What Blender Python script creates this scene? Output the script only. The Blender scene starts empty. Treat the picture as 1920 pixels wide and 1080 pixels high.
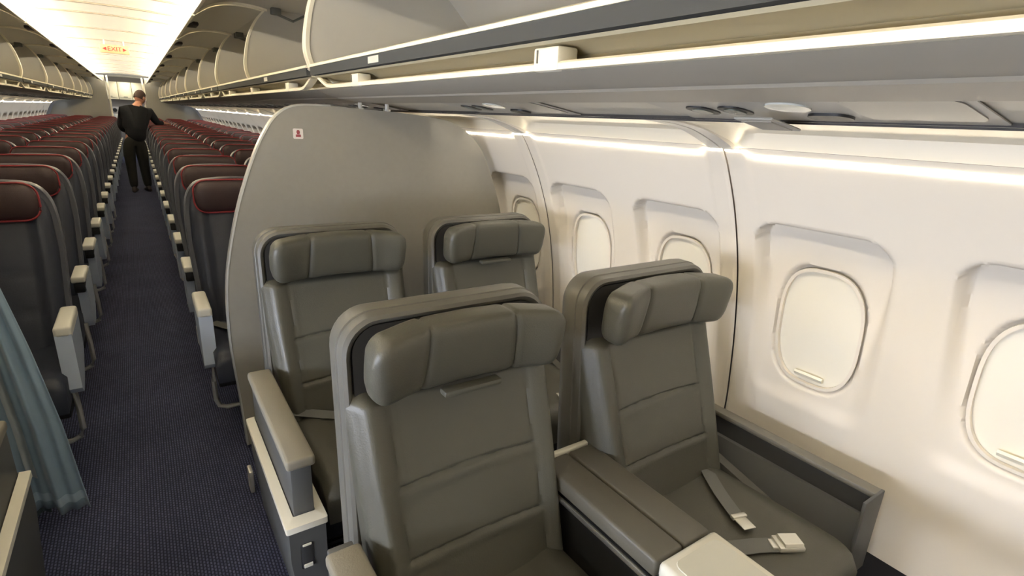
import bpy, bmesh, math, random
from mathutils import Vector, Matrix
random.seed(7)
SC = bpy.context.scene
COL = SC.collection
PI = math.pi

# ------------------------------------------------------------------ camera
YAW, PITCH, ROLL = 0.6076, 0.2995, 0.0504
CAM = Vector((0.1008, 0.0, 1.5069))
fw = Vector((math.sin(YAW)*math.cos(PITCH), math.cos(YAW)*math.cos(PITCH), -math.sin(PITCH)))
r0 = Vector((math.cos(YAW), -math.sin(YAW), 0)); u0 = r0.cross(fw)
rt = r0*math.cos(ROLL)+u0*math.sin(ROLL); up = -r0*math.sin(ROLL)+u0*math.cos(ROLL)
cd = bpy.data.cameras.new('camera'); cam = bpy.data.objects.new('camera', cd); COL.objects.link(cam)
cd.sensor_width = 36; cd.sensor_fit = 'HORIZONTAL'; cd.lens = 36*1000/1920; cd.clip_start = .02; cd.clip_end = 100
M = Matrix((rt, up, -fw)).transposed().to_4x4(); M.translation = CAM
cam.matrix_world = M
SC.camera = cam

# ------------------------------------------------------------------ light
def lin(c):
    o = []
    for v in c:
        v /= 255.0
        o.append(v/12.92 if v <= .04045 else ((v+.055)/1.055)**2.4)
    return (*o, 1.0)
w = bpy.data.worlds.new('world'); SC.world = w; w.use_nodes = True
w.node_tree.nodes['Background'].inputs[0].default_value = (.62, .75, 1, 1)
w.node_tree.nodes['Background'].inputs[1].default_value = .6
SC.view_settings.view_transform = 'Standard'; SC.view_settings.look = 'None'
SC.view_settings.exposure = 1.14; SC.view_settings.gamma = 1; SC.view_settings.use_curve_mapping = False

def area(name, loc, aim, sx, sy, power, col, spread=PI):
    l = bpy.data.lights.new(name, 'AREA'); l.shape = 'RECTANGLE'; l.size = sx; l.size_y = sy
    l.energy = power; l.color = col; l.spread = spread
    o = bpy.data.objects.new(name, l); COL.objects.link(o); o.location = loc
    d = (Vector(aim)-Vector(loc)).normalized()
    y = Vector((0, 1, 0)); x = y.cross(-d).normalized(); z = -d
    y = z.cross(x)
    m = Matrix((x, y, z)).transposed().to_4x4(); m.translation = loc
    o.matrix_world = m
    return o
Y0, Y1 = -1.15, 18.6           # cabin ends
WARM = (1, .93, .81)
for s in (-1, 1):              # fluorescent ceiling wash tubes that lie along the top of the bins
    area('ceiling_wash_light', (s*.735, (Y0+Y1)/2, 2.185), (s*.1, (Y0+Y1)/2, 2.26), .05, Y1-Y0-.2, 195, WARM)
    # sidewall wash tubes behind the edge of the service panels
    area('sidewall_wash_light', (s*1.252, (Y0+2.45)/2, 1.531), (s*1.68, (Y0+2.45)/2, 1.05), .02, 2.45-Y0-.1, 1.45, (1, .93, .80), 1.6)
    area('sidewall_wash_light', (s*1.252, (Y1+2.5)/2, 1.531), (s*1.68, (Y1+2.5)/2, 1.05), .02, Y1-2.5-.1, 11, (.90, .95, 1), 1.6)
area('galley_light', (0, 20, 2.2), (0, 20, 0), .3, 1.2, 7, WARM)

# ------------------------------------------------------------------ materials
MATS = {}
def mat(name, col, rough=.6, metal=0, spec=.5, bump=None, var=0, vscale=6, emit=None, coat=0, sheen=0):
    if name in MATS: return MATS[name]
    m = bpy.data.materials.new(name); m.use_nodes = True; nt = m.node_tree; b = nt.nodes['Principled BSDF']
    c = lin(col)
    b.inputs['Base Color'].default_value = c; b.inputs['Roughness'].default_value = rough
    b.inputs['Metallic'].default_value = metal; b.inputs['Specular IOR Level'].default_value = spec
    b.inputs['Coat Weight'].default_value = coat; b.inputs['Sheen Weight'].default_value = sheen
    tc = nt.nodes.new('ShaderNodeTexCoord')
    if var:
        n = nt.nodes.new('ShaderNodeTexNoise'); n.inputs['Scale'].default_value = vscale; n.inputs['Detail'].default_value = 4
        nt.links.new(tc.outputs['Object'], n.inputs['Vector'])
        mx = nt.nodes.new('ShaderNodeMix'); mx.data_type = 'RGBA'
        nt.links.new(n.outputs['Fac'], mx.inputs['Factor'])
        mx.inputs[6].default_value = tuple(v*(1-var) for v in c[:3])+(1,)
        mx.inputs[7].default_value = tuple(min(1, v*(1+var)) for v in c[:3])+(1,)
        nt.links.new(mx.outputs[2], b.inputs['Base Color'])
    if bump:
        n = nt.nodes.new('ShaderNodeTexNoise'); n.inputs['Scale'].default_value = bump[0]; n.inputs['Detail'].default_value = 3
        nt.links.new(tc.outputs['Object'], n.inputs['Vector'])
        bp = nt.nodes.new('ShaderNodeBump'); bp.inputs['Strength'].default_value = bump[1]; bp.inputs['Distance'].default_value = .002
        nt.links.new(n.outputs['Fac'], bp.inputs['Height']); nt.links.new(bp.outputs['Normal'], b.inputs['Normal'])
    if emit:
        b.inputs['Emission Color'].default_value = lin(emit[0]); b.inputs['Emission Strength'].default_value = emit[1]
    MATS[name] = m
    return m

WALL = mat('wall_liner', (226, 217, 202), .45, bump=(300, .05))
SHADE = mat('window_shade', (232, 226, 210), .5)
GAP = mat('joint_gap', (120, 112, 104), .8)
COVE = mat('cove_liner', (232, 222, 200), .45)
RIBG = mat('cove_rib', (190, 185, 176), .5)
CEIL = mat('ceiling_liner', (245, 238, 222), .5)
BIN = mat('bin_liner', (192, 187, 174), .55, bump=(200, .08))
BINW = mat('bin_cream', (236, 228, 204), .4)
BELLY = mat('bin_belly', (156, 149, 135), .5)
STRIP = mat('bin_dark_strip', (74, 75, 74), .95, spec=.05)
GROOVE = mat('bin_cream_shaded', (182, 170, 138), .5)  # cream lowered in colour to carry the shade inside the groove
CREAM = mat('cream_plastic', (232, 226, 206), .4)
PSU = mat('service_panel_grey', (172, 168, 158), .5)
BLACK = mat('black_plastic', (18, 18, 18), .5)
LENS = mat('lamp_lens', (190, 192, 184), .2)
DIV = mat('divider_laminate', (146, 142, 132), .55, bump=(400, .12), var=.05, vscale=40)
ALU = mat('brushed_aluminium', (205, 205, 200), .35, metal=.6)
LEATHER = mat('charcoal_leather', (82, 80, 70), .42, bump=(260, .25), var=.10, vscale=5)
SHELL = mat('seat_shell', (98, 96, 89), .45, bump=(500, .1))
SHELLD = mat('seat_recess', (40, 39, 37), .7)
ARMP = mat('armrest_pad', (128, 122, 108), .5, bump=(300, .2))
SIDEP = mat('seat_side_panel', (86, 86, 84), .55, bump=(400, .1))
TRIMW = mat('cream_trim', (226, 222, 206), .4)
CHROME = mat('chrome', (225, 222, 215), .18, metal=.9)
BELT = mat('belt_webbing', (108, 108, 103), .7, bump=(600, .4))
BUCK = mat('buckle_metal', (224, 221, 210), .25, metal=.55)
ELEA = mat('navy_leather', (46, 50, 62), .42, bump=(220, .2), var=.1, vscale=5)
EHEAD = mat('economy_headrest_leather', (70, 54, 53), .45, bump=(220, .2), var=.12, vscale=5)
EEDGE = mat('economy_shell_edge', (96, 98, 106), .35)
RED = mat('red_piping', (150, 52, 56), .5)
EARM = mat('economy_armrest_cap', (214, 212, 202), .45)
ESIDE = mat('economy_end_panel', (206, 218, 236), .25, metal=.1)  # pale blue base colour stands in for bluish light reflected off the panels
CURT = mat('curtain_cloth', (142, 166, 184), .85, sheen=.3, bump=(700, .3), var=.08, vscale=14)
CURT2 = mat('curtain_tape', (188, 196, 198), .85, bump=(500, .4))
CURT3 = mat('curtain_hem', (176, 198, 210), .85, bump=(500, .3))

def carpet():
    m = bpy.data.materials.new('carpet_navy'); m.use_nodes = True; nt = m.node_tree; b = nt.nodes['Principled BSDF']
    b.inputs['Roughness'].default_value = .95; b.inputs['Specular IOR Level'].default_value = .1
    tc = nt.nodes.new('ShaderNodeTexCoord')
    br = nt.nodes.new('ShaderNodeTexBrick')
    br.inputs['Scale'].default_value = 1; br.inputs['Brick Width'].default_value = .016; br.inputs['Row Height'].default_value = .010
    br.inputs['Mortar Size'].default_value = .003; br.inputs['Mortar Smooth'].default_value = .6
    br.inputs['Color1'].default_value = lin((104, 108, 136)); br.inputs['Color2'].default_value = lin((84, 88, 116)); br.inputs['Mortar'].default_value = lin((54, 57, 74))
    mp = nt.nodes.new('ShaderNodeMapping'); mp.inputs['Rotation'].default_value = (0, 0, PI/2)
    nt.links.new(tc.outputs['Object'], mp.inputs['Vector']); nt.links.new(mp.outputs['Vector'], br.inputs['Vector'])
    n = nt.nodes.new('ShaderNodeTexNoise'); n.inputs['Scale'].default_value = 3; n.inputs['Detail'].default_value = 5
    nt.links.new(tc.outputs['Object'], n.inputs['Vector'])
    mx = nt.nodes.new('ShaderNodeMix'); mx.data_type = 'RGBA'; mx.blend_type = 'MULTIPLY'; mx.inputs['Factor'].default_value = .5
    nt.links.new(br.outputs['Color'], mx.inputs[6]); nt.links.new(n.outputs['Fac'], mx.inputs[7])
    nt.links.new(mx.outputs[2], b.inputs['Base Color'])
    bp = nt.nodes.new('ShaderNodeBump'); bp.inputs['Strength'].default_value = .6; bp.inputs['Distance'].default_value = .002; bp.invert = True
    nt.links.new(br.outputs['Fac'], bp.inputs['Height']); nt.links.new(bp.outputs['Normal'], b.inputs['Normal'])
    return m
CARPET = carpet()

# ------------------------------------------------------------------ mesh helpers
class MB:
    def __init__(s): s.v = []; s.f = []
    def add(s, vs, fs):
        o = len(s.v); s.v += [tuple(v) for v in vs]; s.f += [tuple(i+o for i in f) for f in fs]; return s
    def box(s, x0, x1, y0, y1, z0, z1, bev=0, seg=2, rot=None, piv=None):
        bm = bmesh.new(); bmesh.ops.create_cube(bm, size=1)
        for v in bm.verts:
            v.co = Vector(((x0+x1)/2+v.co.x*(x1-x0), (y0+y1)/2+v.co.y*(y1-y0), (z0+z1)/2+v.co.z*(z1-z0)))
        if bev: bmesh.ops.bevel(bm, geom=list(bm.edges), offset=bev, segments=seg, profile=.5, affect='EDGES')
        if rot is not None:
            p = Vector(piv)
            for v in bm.verts: v.co = rot @ (v.co-p)+p
        bm.verts.index_update()
        s.add([v.co for v in bm.verts], [[v.index for v in f.verts] for f in bm.faces]); bm.free(); return s
    def grid(s, P, closeu=False):            # P[i][j]
        n, m = len(P), len(P[0]); vs = [p for r in P for p in r]; fs = []
        for i in range(n-1):
            for j in range(m if closeu else m-1):
                k = (j+1) % m
                fs.append((i*m+j, i*m+k, (i+1)*m+k, (i+1)*m+j))
        return s.add(vs, fs)
    def loft(s, rings, cap=True):
        s.grid(rings, True); m = len(rings[0]); o = len(s.v)-len(rings)*m
        if cap:
            s.f.append(tuple(o+j for j in range(m))[::-1]); o2 = len(s.v)-m; s.f.append(tuple(o2+j for j in range(m)))
        return s
    def tube(s, pts, r, n=8):
        pts = [Vector(p) for p in pts]; rings = []
        for i, p in enumerate(pts):
            d = (pts[min(i+1, len(pts)-1)]-pts[max(i-1, 0)]).normalized()
            a = d.cross(Vector((0, 0, 1)));
            if a.length < .1: a = d.cross(Vector((1, 0, 0)))
            a.normalize(); b = d.cross(a); rr = r[i] if isinstance(r, (list, tuple)) else r
            rings.append([p+a*math.cos(2*PI*k/n)*rr+b*math.sin(2*PI*k/n)*rr for k in range(n)])
        return s.loft(rings)
    def prism(s, poly, axis, a, b):          # poly 2D, extruded along axis
        def P(q, t):
            return {'x': (t, q[0], q[1]), 'y': (q[0], t, q[1]), 'z': (q[0], q[1], t)}[axis]
        return s.loft([[P(q, a) for q in poly], [P(q, b) for q in poly]])
    def mesh(s, name, m, sharp=35):
        me = bpy.data.meshes.new(name); me.from_pydata(s.v, [], s.f); me.materials.append(m)
        bm = bmesh.new(); bm.from_mesh(me); bmesh.ops.recalc_face_normals(bm, faces=bm.faces); bm.to_mesh(me); bm.free()
        me.polygons.foreach_set('use_smooth', [True]*len(me.polygons)); me.set_sharp_from_angle(angle=math.radians(sharp)); me.update()
        return me
    def build(s, name, m, parent=None, sharp=35):
        return link(name, s.mesh(name, m, sharp), parent)
def link(name, me, parent=None, loc=None):
    o = bpy.data.objects.new(name, me); COL.objects.link(o)
    if parent: o.parent = parent
    if loc: o.location = loc
    return o
def tag(o, label, cat=None, group=None, kind=None):
    o['label'] = label
    if cat: o['category'] = cat
    if group: o['group'] = group
    if kind: o['kind'] = kind
    return o
def empty(name, loc=(0, 0, 0)):
    o = bpy.data.objects.new(name, None); COL.objects.link(o); o.location = loc; o.empty_display_size = .1; return o
def copy_tree(o, parent=None):
    c = o.copy(); COL.objects.link(c); c.parent = parent
    for ch in o.children: copy_tree(ch, c)
    return c
def rrect(x0, x1, z0, z1, r, n=6):           # rounded rectangle; r = radii (bl, br, tr, tl)
    if not isinstance(r, (tuple, list)): r = (r,)*4
    P = []
    for (cx, cz, rr, a) in ((x0+r[0], z0+r[0], r[0], PI), (x1-r[1], z0+r[1], r[1], 1.5*PI), (x1-r[2], z1-r[2], r[2], 0), (x0+r[3], z1-r[3], r[3], .5*PI)):
        for k in range(n+1): t = a+.5*PI*k/n; P.append((cx+rr*math.cos(t), cz+rr*math.sin(t)))
    return P
def interp(tab, t):
    if t <= tab[0][0]: return tab[0][1]
    for (a, p), (b, q) in zip(tab, tab[1:]):
        if t <= b: return p+(q-p)*(t-a)/(b-a)
    return tab[-1][1]
def smooth(a, b, x):
    t = max(0, min(1, (x-a)/(b-a))); return t*t*(3-2*t)
def crom(pts, n):                            # catmull-rom through 2D points
    out = []
    P = [pts[0]]+list(pts)+[pts[-1]]
    for i in range(1, len(P)-2):
        for k in range(n):
            t = k/n; a, b, c, d = P[i-1], P[i], P[i+1], P[i+2]
            out.append(tuple(.5*((2*b[j])+(-a[j]+c[j])*t+(2*a[j]-5*b[j]+4*c[j]-d[j])*t*t+(-a[j]+3*b[j]-3*c[j]+d[j])*t**3) for j in range(len(a))))
    out.append(tuple(pts[-1])); return out
ORD = ['first', 'second', 'third', 'fourth', 'fifth', 'sixth', 'seventh', 'eighth', 'ninth', 'tenth', 'eleventh', 'twelfth', 'thirteenth',
       'fourteenth', 'fifteenth', 'sixteenth', 'seventeenth', 'eighteenth', 'nineteenth', 'twentieth', 'twenty-first', 'twenty-second',
       'twenty-third', 'twenty-fourth', 'twenty-fifth', 'twenty-sixth', 'twenty-seventh', 'twenty-eighth', 'twenty-ninth', 'thirtieth',
       'thirty-first', 'thirty-second', 'thirty-third', 'thirty-fourth', 'thirty-fifth', 'thirty-sixth', 'thirty-seventh']

# ------------------------------------------------------------------ shell of the cabin
fl = MB().grid([[(x, y, 0) for x in (-1.75, 1.75)] for y in (Y0-.1, 21.2)]).build('floor', CARPET)
tag(fl, 'dark navy ribbed carpet of the cabin floor and aisle', kind='structure')

# wall section X(z)
PROF = [(.0, 1.72), (.3, 1.80), (.5, 1.825), (.7, 1.812), (.88, 1.787), (1.08, 1.742), (1.26, 1.676), (1.4, 1.603), (1.47, 1.555)]
def wx(z): return interp(PROF, z)
zt = [p[0] for p in PROF]; PZ = crom([(z, x) for z, x in PROF], 8)
def wxs(z): return interp(PZ, z)
PANEL = 1.066
WC = .915                                   # window centre height
def recess(dy, z):
    """depth of the liner behind the wall face; dy measured from the panel centre"""
    d = 0
    for c in (-.2665, .2665):
        q = dy-c
        # wide reveal
        hw = .20; top = 1.252; bot = .635; rad = .075
        zc = (top+bot)/2; hh = (top-bot)/2
        ax = abs(q)-(hw-rad); az = abs(z-zc)-(hh-rad)
        sd = math.hypot(max(ax, 0), max(az, 0))+min(max(ax, az), 0)-rad
        depth = .012+.044*smooth(.62, 1.25, z)
        wdt = .014+.05*(1-smooth(.75, 1.22, z))
        d = max(d, depth*smooth(0, wdt, -sd))
        # window opening
        e = (abs(q)/.134)**3.0+(abs(z-WC)/.196)**2.7
        d = d+.024*smooth(1.12, .95, e)
    # raised lines near the joint
    j = .533-abs(dy)
    d += -.003*smooth(.075, .066, j)*smooth(-.01, .0, j)
    d += .006*smooth(.008, .0, j)
    return d
def panel_mesh(name, stepy, stepz, s):
    ny = int(round(1.060/stepy)); nz = int(round(1.17/stepz)); P = []
    for i in range(nz+1):
        z = .30+1.17*i/nz
        x = wxs(z); dz = .004; n = Vector((-(1), -(wxs(z-dz)-wxs(z+dz))/(2*dz)*-1, 0)); sl = (wxs(z+dz)-wxs(z-dz))/(2*dz)
        nn = Vector((1, 0, -sl)).normalized()
        row = []
        for k in range(ny+1):
            dy = -.530+1.060*k/ny; d = recess(dy, z)
            row.append((s*(x+nn.x*d), dy, z+nn.z*d))
        P.append(row)
    return MB().grid(P).mesh(name, WALL, 60)
def cove_mesh(name, s, n=40):
    P = []
    sec = crom([(1.556, 1.468), (1.50, 1.489), (1.406, 1.518), (1.313, 1.532), (1.235, 1.537)], 5)
    L = len(sec)
    for i, (x, z) in enumerate(sec):
        t = i/(L-1); row = []
        a = sec[max(0, i-1)]; b = sec[min(L-1, i+1)]; nn = Vector((-(b[1]-a[1]), (b[0]-a[0]))).normalized()
        if nn.y < 0: nn = -nn
        for k in range(n+1):
            dy = -.530+1.060*k/n
            e = smooth(.50-.10*t*t, .44-.10*t*t, abs(dy))*smooth(1.0, .80, t)*smooth(-.02, .10, t)
            d = .042*e
            row.append((s*(x+nn.x*d), dy, z+nn.y*d))
        P.append(row)
    return MB().grid(P).mesh(name, COVE, 50)
sidewalls = {}
for s, side in ((1, 'right'), (-1, 'left')):
    # backing skin behind the liner panels, dark where a joint opens
    P = []
    for z in [.0]+[.05*i for i in range(1, 31)]:
        P.append([(s*(wxs(min(z, 1.47))+.10), y, z) for y in (Y0, 21.2)])
    wall = MB().grid(P).build('wall_'+side, GAP)
    tag(wall, 'curved white cabin sidewall with window panels on the %s of the picture' % side, kind='structure')
    sidewalls[s] = wall
    hi = panel_mesh('sidewall_panel', .0082, .0082, s); lo = panel_mesh('sidewall_panel', .022, .02, s)
    cv = cove_mesh('cove_panel', s)
    jn = []
    KICKM = mat('kick_dark', (34, 32, 34), .9)
    kick = MB().prism([(s*1.735, .0), (s*1.80, .298), (s*1.82, .298), (s*1.76, .0)], 'y', -.530, .530).mesh('kick_panel', KICKM)
    y = 1.02-2*PANEL-.533+PANEL*0
    i = 0
    yc = 1.02+.533-3*PANEL
    while yc < Y1:
        near = (s > 0 and yc < 3.4)
        link('sidewall_panel', hi if near else lo, wall, (0, yc, 0))
        link('cove_panel', cv, wall, (0, yc, 0))
        if yc < 3: link('kick_panel', kick, wall, (0, yc, 0))
        yc += PANEL; i += 1
    # grey ribs over the cove joints
    ribm = MB()
    sec = crom([(1.552, 1.463), (1.498, 1.485), (1.406, 1.514), (1.313, 1.528), (1.247, 1.533)], 4)
    for (a, b) in ((-.045, -.0035), (.0035, .045)):
        R = []
        for (x, z) in sec: R.append([(s*x, a, z), (s*x, b, z), (s*x, b, z+.012), (s*x, a, z+.012)])
        ribm.loft(R)
    ribm = ribm.mesh('cove_rib', RIBG)
    yc = 1.02-2*PANEL
    while yc < Y1:
        link('cove_rib', ribm, wall, (0, yc, 0)); yc += PANEL
    MB().box(min(s*1.236, s*1.243), max(s*1.236, s*1.243), Y0, Y1, 1.533, 1.547).build('lamp_channel', mat('channel_dark', (60, 56, 52), .7), wall)

# sidewall lamps: one lens per panel
LAMP = mat('sidewall_lamp_lens', (255, 250, 240), .4, emit=((255, 242, 218), 13.0))
lampm = {}
for s, side in ((1, 'right'), (-1, 'left')):
    pts = [(s*1.561, -.525, 1.462), (s*1.561, -.47, 1.462), (s*1.574, -.44, 1.447), (s*1.574, .44, 1.447), (s*1.561, .47, 1.462), (s*1.561, .525, 1.462)]
    lm = MB().tube(pts, .0055, 6).mesh('wall_lamp', LAMP)
    yc = 1.02+.533-3*PANEL; k = 0
    while yc < Y1:
        o = link('wall_lamp', lm, None, (0, yc, 0))
        tag(o, 'thin bright light strip above the %s sidewall panel on the %s' % (ORD[k], side), 'light', 'sidewall light strips')
        yc += PANEL; k += 1

# windows
def oval(a, b, n=40, ex=2.0/2.85):
    return [(a*math.copysign(abs(math.cos(t))**ex, math.cos(t)), b*math.copysign(abs(math.sin(t))**ex, math.sin(t))) for t in [2*PI*k/n for k in range(n)]]
def wnorm(z):
    sl = (wxs(z+.01)-wxs(z-.01))/.02; return Vector((1, 0, -sl)).normalized()
def on_wall(s, dy, z, d):
    n = wnorm(z); return (s*(wxs(z)+n.x*d), dy, z+n.z*d)
def base_d(z): return .012+.044*smooth(.62, 1.25, z)
SKY = mat('window_sky', (200, 220, 255), .3, emit=((222, 230, 248), 34.0))
RIMM = mat('window_rim', (176, 168, 156), .6)
def win_meshes(s, n):
    P = []
    fr = MB(); A = oval(.131, .193, n); B = oval(.122, .184, n)
    rings = []
    for (poly, off) in ((A, .006), (A, .001), (B, .001), (B, .014)):
        rings.append([on_wall(s, q[0], WC+q[1], base_d(WC+q[1])+off) for q in poly])
    fr.grid(rings, True)
    frame = fr.mesh('window_rim', WALL)
    sh = MB(); D = oval(.126, .188, n)
    R = [[on_wall(s, q[0]*k, WC+q[1]*k, base_d(WC+q[1]*k)+.017-.003*(1-k)) for q in D] for k in (1, .75, .5, .25, .02)]
    shade = sh.loft(R).mesh('shade', SHADE, 80)
    hd = MB()
    z0 = WC-.158
    p = []
    for (z, d) in ((z0-.008, .004), (z0+.004, -.004), (z0+.010, .002), (z0+.004, .012), (z0-.008, .012)):
        p.append([on_wall(s, x, z, base_d(z)+d) for x in (-.045, -.04, .04, .045)])
    q = [list(r) for r in zip(*p)]
    handle = hd.loft(q).mesh('handle', CREAM)
    pane = None
    return frame, shade, handle
wm = {(s, hi): win_meshes(s, 48 if hi else 24) for s in (1, -1) for hi in (True, False)}
wn = 0
for s, side in ((1, 'right'), (-1, 'left')):
    y = 1.02-.2665-4*.533; k = 0
    while y < Y1-.2:
        if y > -.6:
            wn += 1
            near = s > 0 and y < 3
            fr, sh, hd = wm[(s, near)]
            o = link('window_%d' % wn, fr, None, (0, y, 0))
            tag(o, 'oval cabin window with %s shade, %s from the front in the %s sidewall' % ('raised' if s < 0 and y < 2.2 else 'lowered', ORD[k], side), kind='structure')
            if s < 0 and y < 2.2:
                p = link('pane', sh.copy(), o); p.data.materials[0] = SKY
            else:
                p = link('shade', sh, o)
                if near or y < 8: link('handle', hd, p)
            k += 1
        y += .533

# ceiling
def ceil_z(x): return 2.225+.04*(1-(x/.75)**2)
cl = MB().grid([[(x, y, ceil_z(x)+.04) for x in [-.85+.17*i for i in range(11)]] for y in (Y0, 21.2)]).build('ceiling', GAP)
tag(cl, 'cream white ribbed ceiling over the aisle', kind='structure')
cuts = [Y0, .4, 1.6, 2.8, 4.0, 5.2, 5.88, 6.5, 7.75, 9.05, 10.35, 11.65, 12.95, 14.25, 15.55, 16.85, 18.1, 19.4, 21.0]
for a, b in zip(cuts, cuts[1:]):
    P = []
    n = 14; ys = [a+.004]+[a+.012, a+.03, a+.06]+[a+.06+(b-a-.12)*k/6 for k in range(1, 6)]+[b-.06, b-.03, b-.012, b-.004]
    for y in ys:
        e = min(y-a, b-y); dz = .012*(1-smooth(0, .06, e))
        P.append([(x, y, ceil_z(x)+dz) for x in [-.76+1.52*i/n for i in range(n+1)]])
    MB().grid(P).build('ceiling_panel', CEIL, cl, 60)
    if b < 20.9: MB().grid([[(x, y, ceil_z(x)+dz) for x in [-.76+1.52*i/n for i in range(n+1)]] for y, dz in ((b-.02, .012), (b-.018, -.004), (b+.018, -.004), (b+.02, .012))]).build('ceiling_rib', mat('ceiling_rib', (150, 134, 112), .6), cl)
# valence beside the ceiling, above the bins
for i, s in enumerate((1, -1)):
    t = MB().prism([(s*.62, 2.165), (s*.66, 2.155), (s*.98, 2.155), (s*.98, 2.165), (s*.67, 2.165), (s*.63, 2.175)], 'y', Y0, Y1).build('trim_%d' % (i+1), CREAM)
    tag(t, 'cream valence ledge along the ceiling light on the %s' % ('right' if s > 0 else 'left'), kind='structure')

# front wall (behind the camera) closes the cabin
fwall = MB().box(-1.9, 1.9, Y0-.06, Y0, 0, 2.35).build('wall_front', mat('front_wall', (190, 184, 170), .6))
tag(fwall, 'plain beige front partition behind the viewer', kind='structure')

# rear partitions and galley
GREYP = mat('rear_partition_grey', (150, 147, 138), .55)
for i, s in enumerate((-1, 1)):
    poly = [(s*.40, 0), (s*1.72, 0), (s*1.81, .6), (s*1.72, 1.1), (s*1.6, 1.38), (s*1.5, 1.5), (s*1.3, 1.56), (s*1.2, 2.2), (s*.44, 2.2)]
    t = MB().prism(poly, 'y', Y1+.02, Y1+.08).build('wall_rear_'+('left' if s < 0 else 'right'), GREYP)
    tag(t, 'grey rear partition at the %s of the aisle end' % ('left' if s < 0 else 'right'), kind='structure')
    e = MB().box(s*.385-.02, s*.385+.02, Y1, Y1+.1, 0, 2.2, .008).build('edge_post', CREAM, t)
gl = MB().box(-1.2, 1.2, 21.05, 21.15, 0, 2.3).build('wall_rear', mat('galley_wall', (158, 150, 140), .6))
tag(gl, 'grey galley wall at the far end of the aisle', kind='structure')
GCAB = mat('galley_cream', (236, 226, 190), .45)
for k, (a, b) in enumerate(((-.62, -.22), (-.21, .12), (.13, .42), (.43, .8))):
    g = empty('galley_locker', ((a+b)/2, 20.9, 1.62)); h = (b-a)/2
    MB().box(-h, h, -.15, .15, 0, .5, .01).build('body', GCAB, g)
    dd = MB().box(-h+.03, h-.03, -.168, -.15, .05, .44, .006).build('door', GCAB, g)
    MB().box(-.05, .05, -.18, -.168, .07, .09, .003).build('latch', mat('latch_grey', (120, 115, 100), .4), dd)
    tag(g, 'cream galley locker at the far end, %s from the left' % ORD[k], 'locker', 'galley lockers')
g = empty('galley_counter', (0, 20.85, 0))
MB().box(-.9, .9, -.2, .19, 0, .95, .01).build('body', mat('counter_grey', (120, 116, 110), .5), g)
MB().box(-.92, .92, -.22, .19, .95, .98, .008).build('worktop', ALU, g)
tag(g, 'grey galley counter below the cream lockers', 'counter')
g = empty('coffee_maker', (-.36, 20.8, .98))
MB().box(-.09, .09, -.1, .1, 0, .42, .015).build('body', mat('maker_grey', (150, 146, 140), .4), g)
MB().tube([(0, -.13, .33), (0, -.09, .33)], .055, 14).build('dial', BLACK, g)
MB().tube([(0.0, -.12, .08), (0, -.12, .22)], [.05, .06], 12).build('jug', CREAM, g)
tag(g, 'grey coffee maker with round black dial on the galley counter', 'coffee maker')
g = MB().tube([(-.15, 20.75, .98), (-.15, 20.75, 1.1), (-.15, 20.75, 1.32), (-.15, 20.75, 1.38)], [.05, .07, .07, .03], 12).build('white_jug', CREAM)
tag(g, 'white jug on the galley counter left of the standing man', 'jug')

# EXIT sign
sg = empty('exit_sign', (0.0, 8.85, 2.10))
MB().box(-.15, .15, -.012, .012, 0, .10, .006).build('plate', mat('exit_plate', (186, 156, 112), .5), sg)
tcu = bpy.data.curves.new('exit_lettering', 'FONT'); tcu.body = '\u25c2EXIT\u25b8'.replace('\u25c2', '').replace('\u25b8', ''); tcu.size = .072; tcu.align_x = 'CENTER'; tcu.align_y = 'CENTER'; tcu.extrude = .001
REDL = mat('exit_red', (150, 26, 18), .5)
tcu.materials.append(REDL)
tmp = bpy.data.objects.new('tmp', tcu); COL.objects.link(tmp)
bpy.context.view_layer.update()
me = bpy.data.meshes.new_from_object(tmp.evaluated_get(bpy.context.evaluated_depsgraph_get())); bpy.data.objects.remove(tmp)
t = link('lettering', me, sg, (0, -.014, .05)); t.rotation_euler = (PI/2, 0, 0)
for s in (-1, 1):
    MB().prism([(s*.085, .03), (s*.085, .07), (s*.125, .05)], 'y', -.0155, -.0125).build('arrow', REDL, sg)
for s in (-1, 1): MB().box(s*.1-.006, s*.1+.006, -.004, .004, .1, .15).build('bracket', CREAM, sg)
tag(sg, 'cream EXIT sign with red letters hanging under the ceiling', 'sign')

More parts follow.
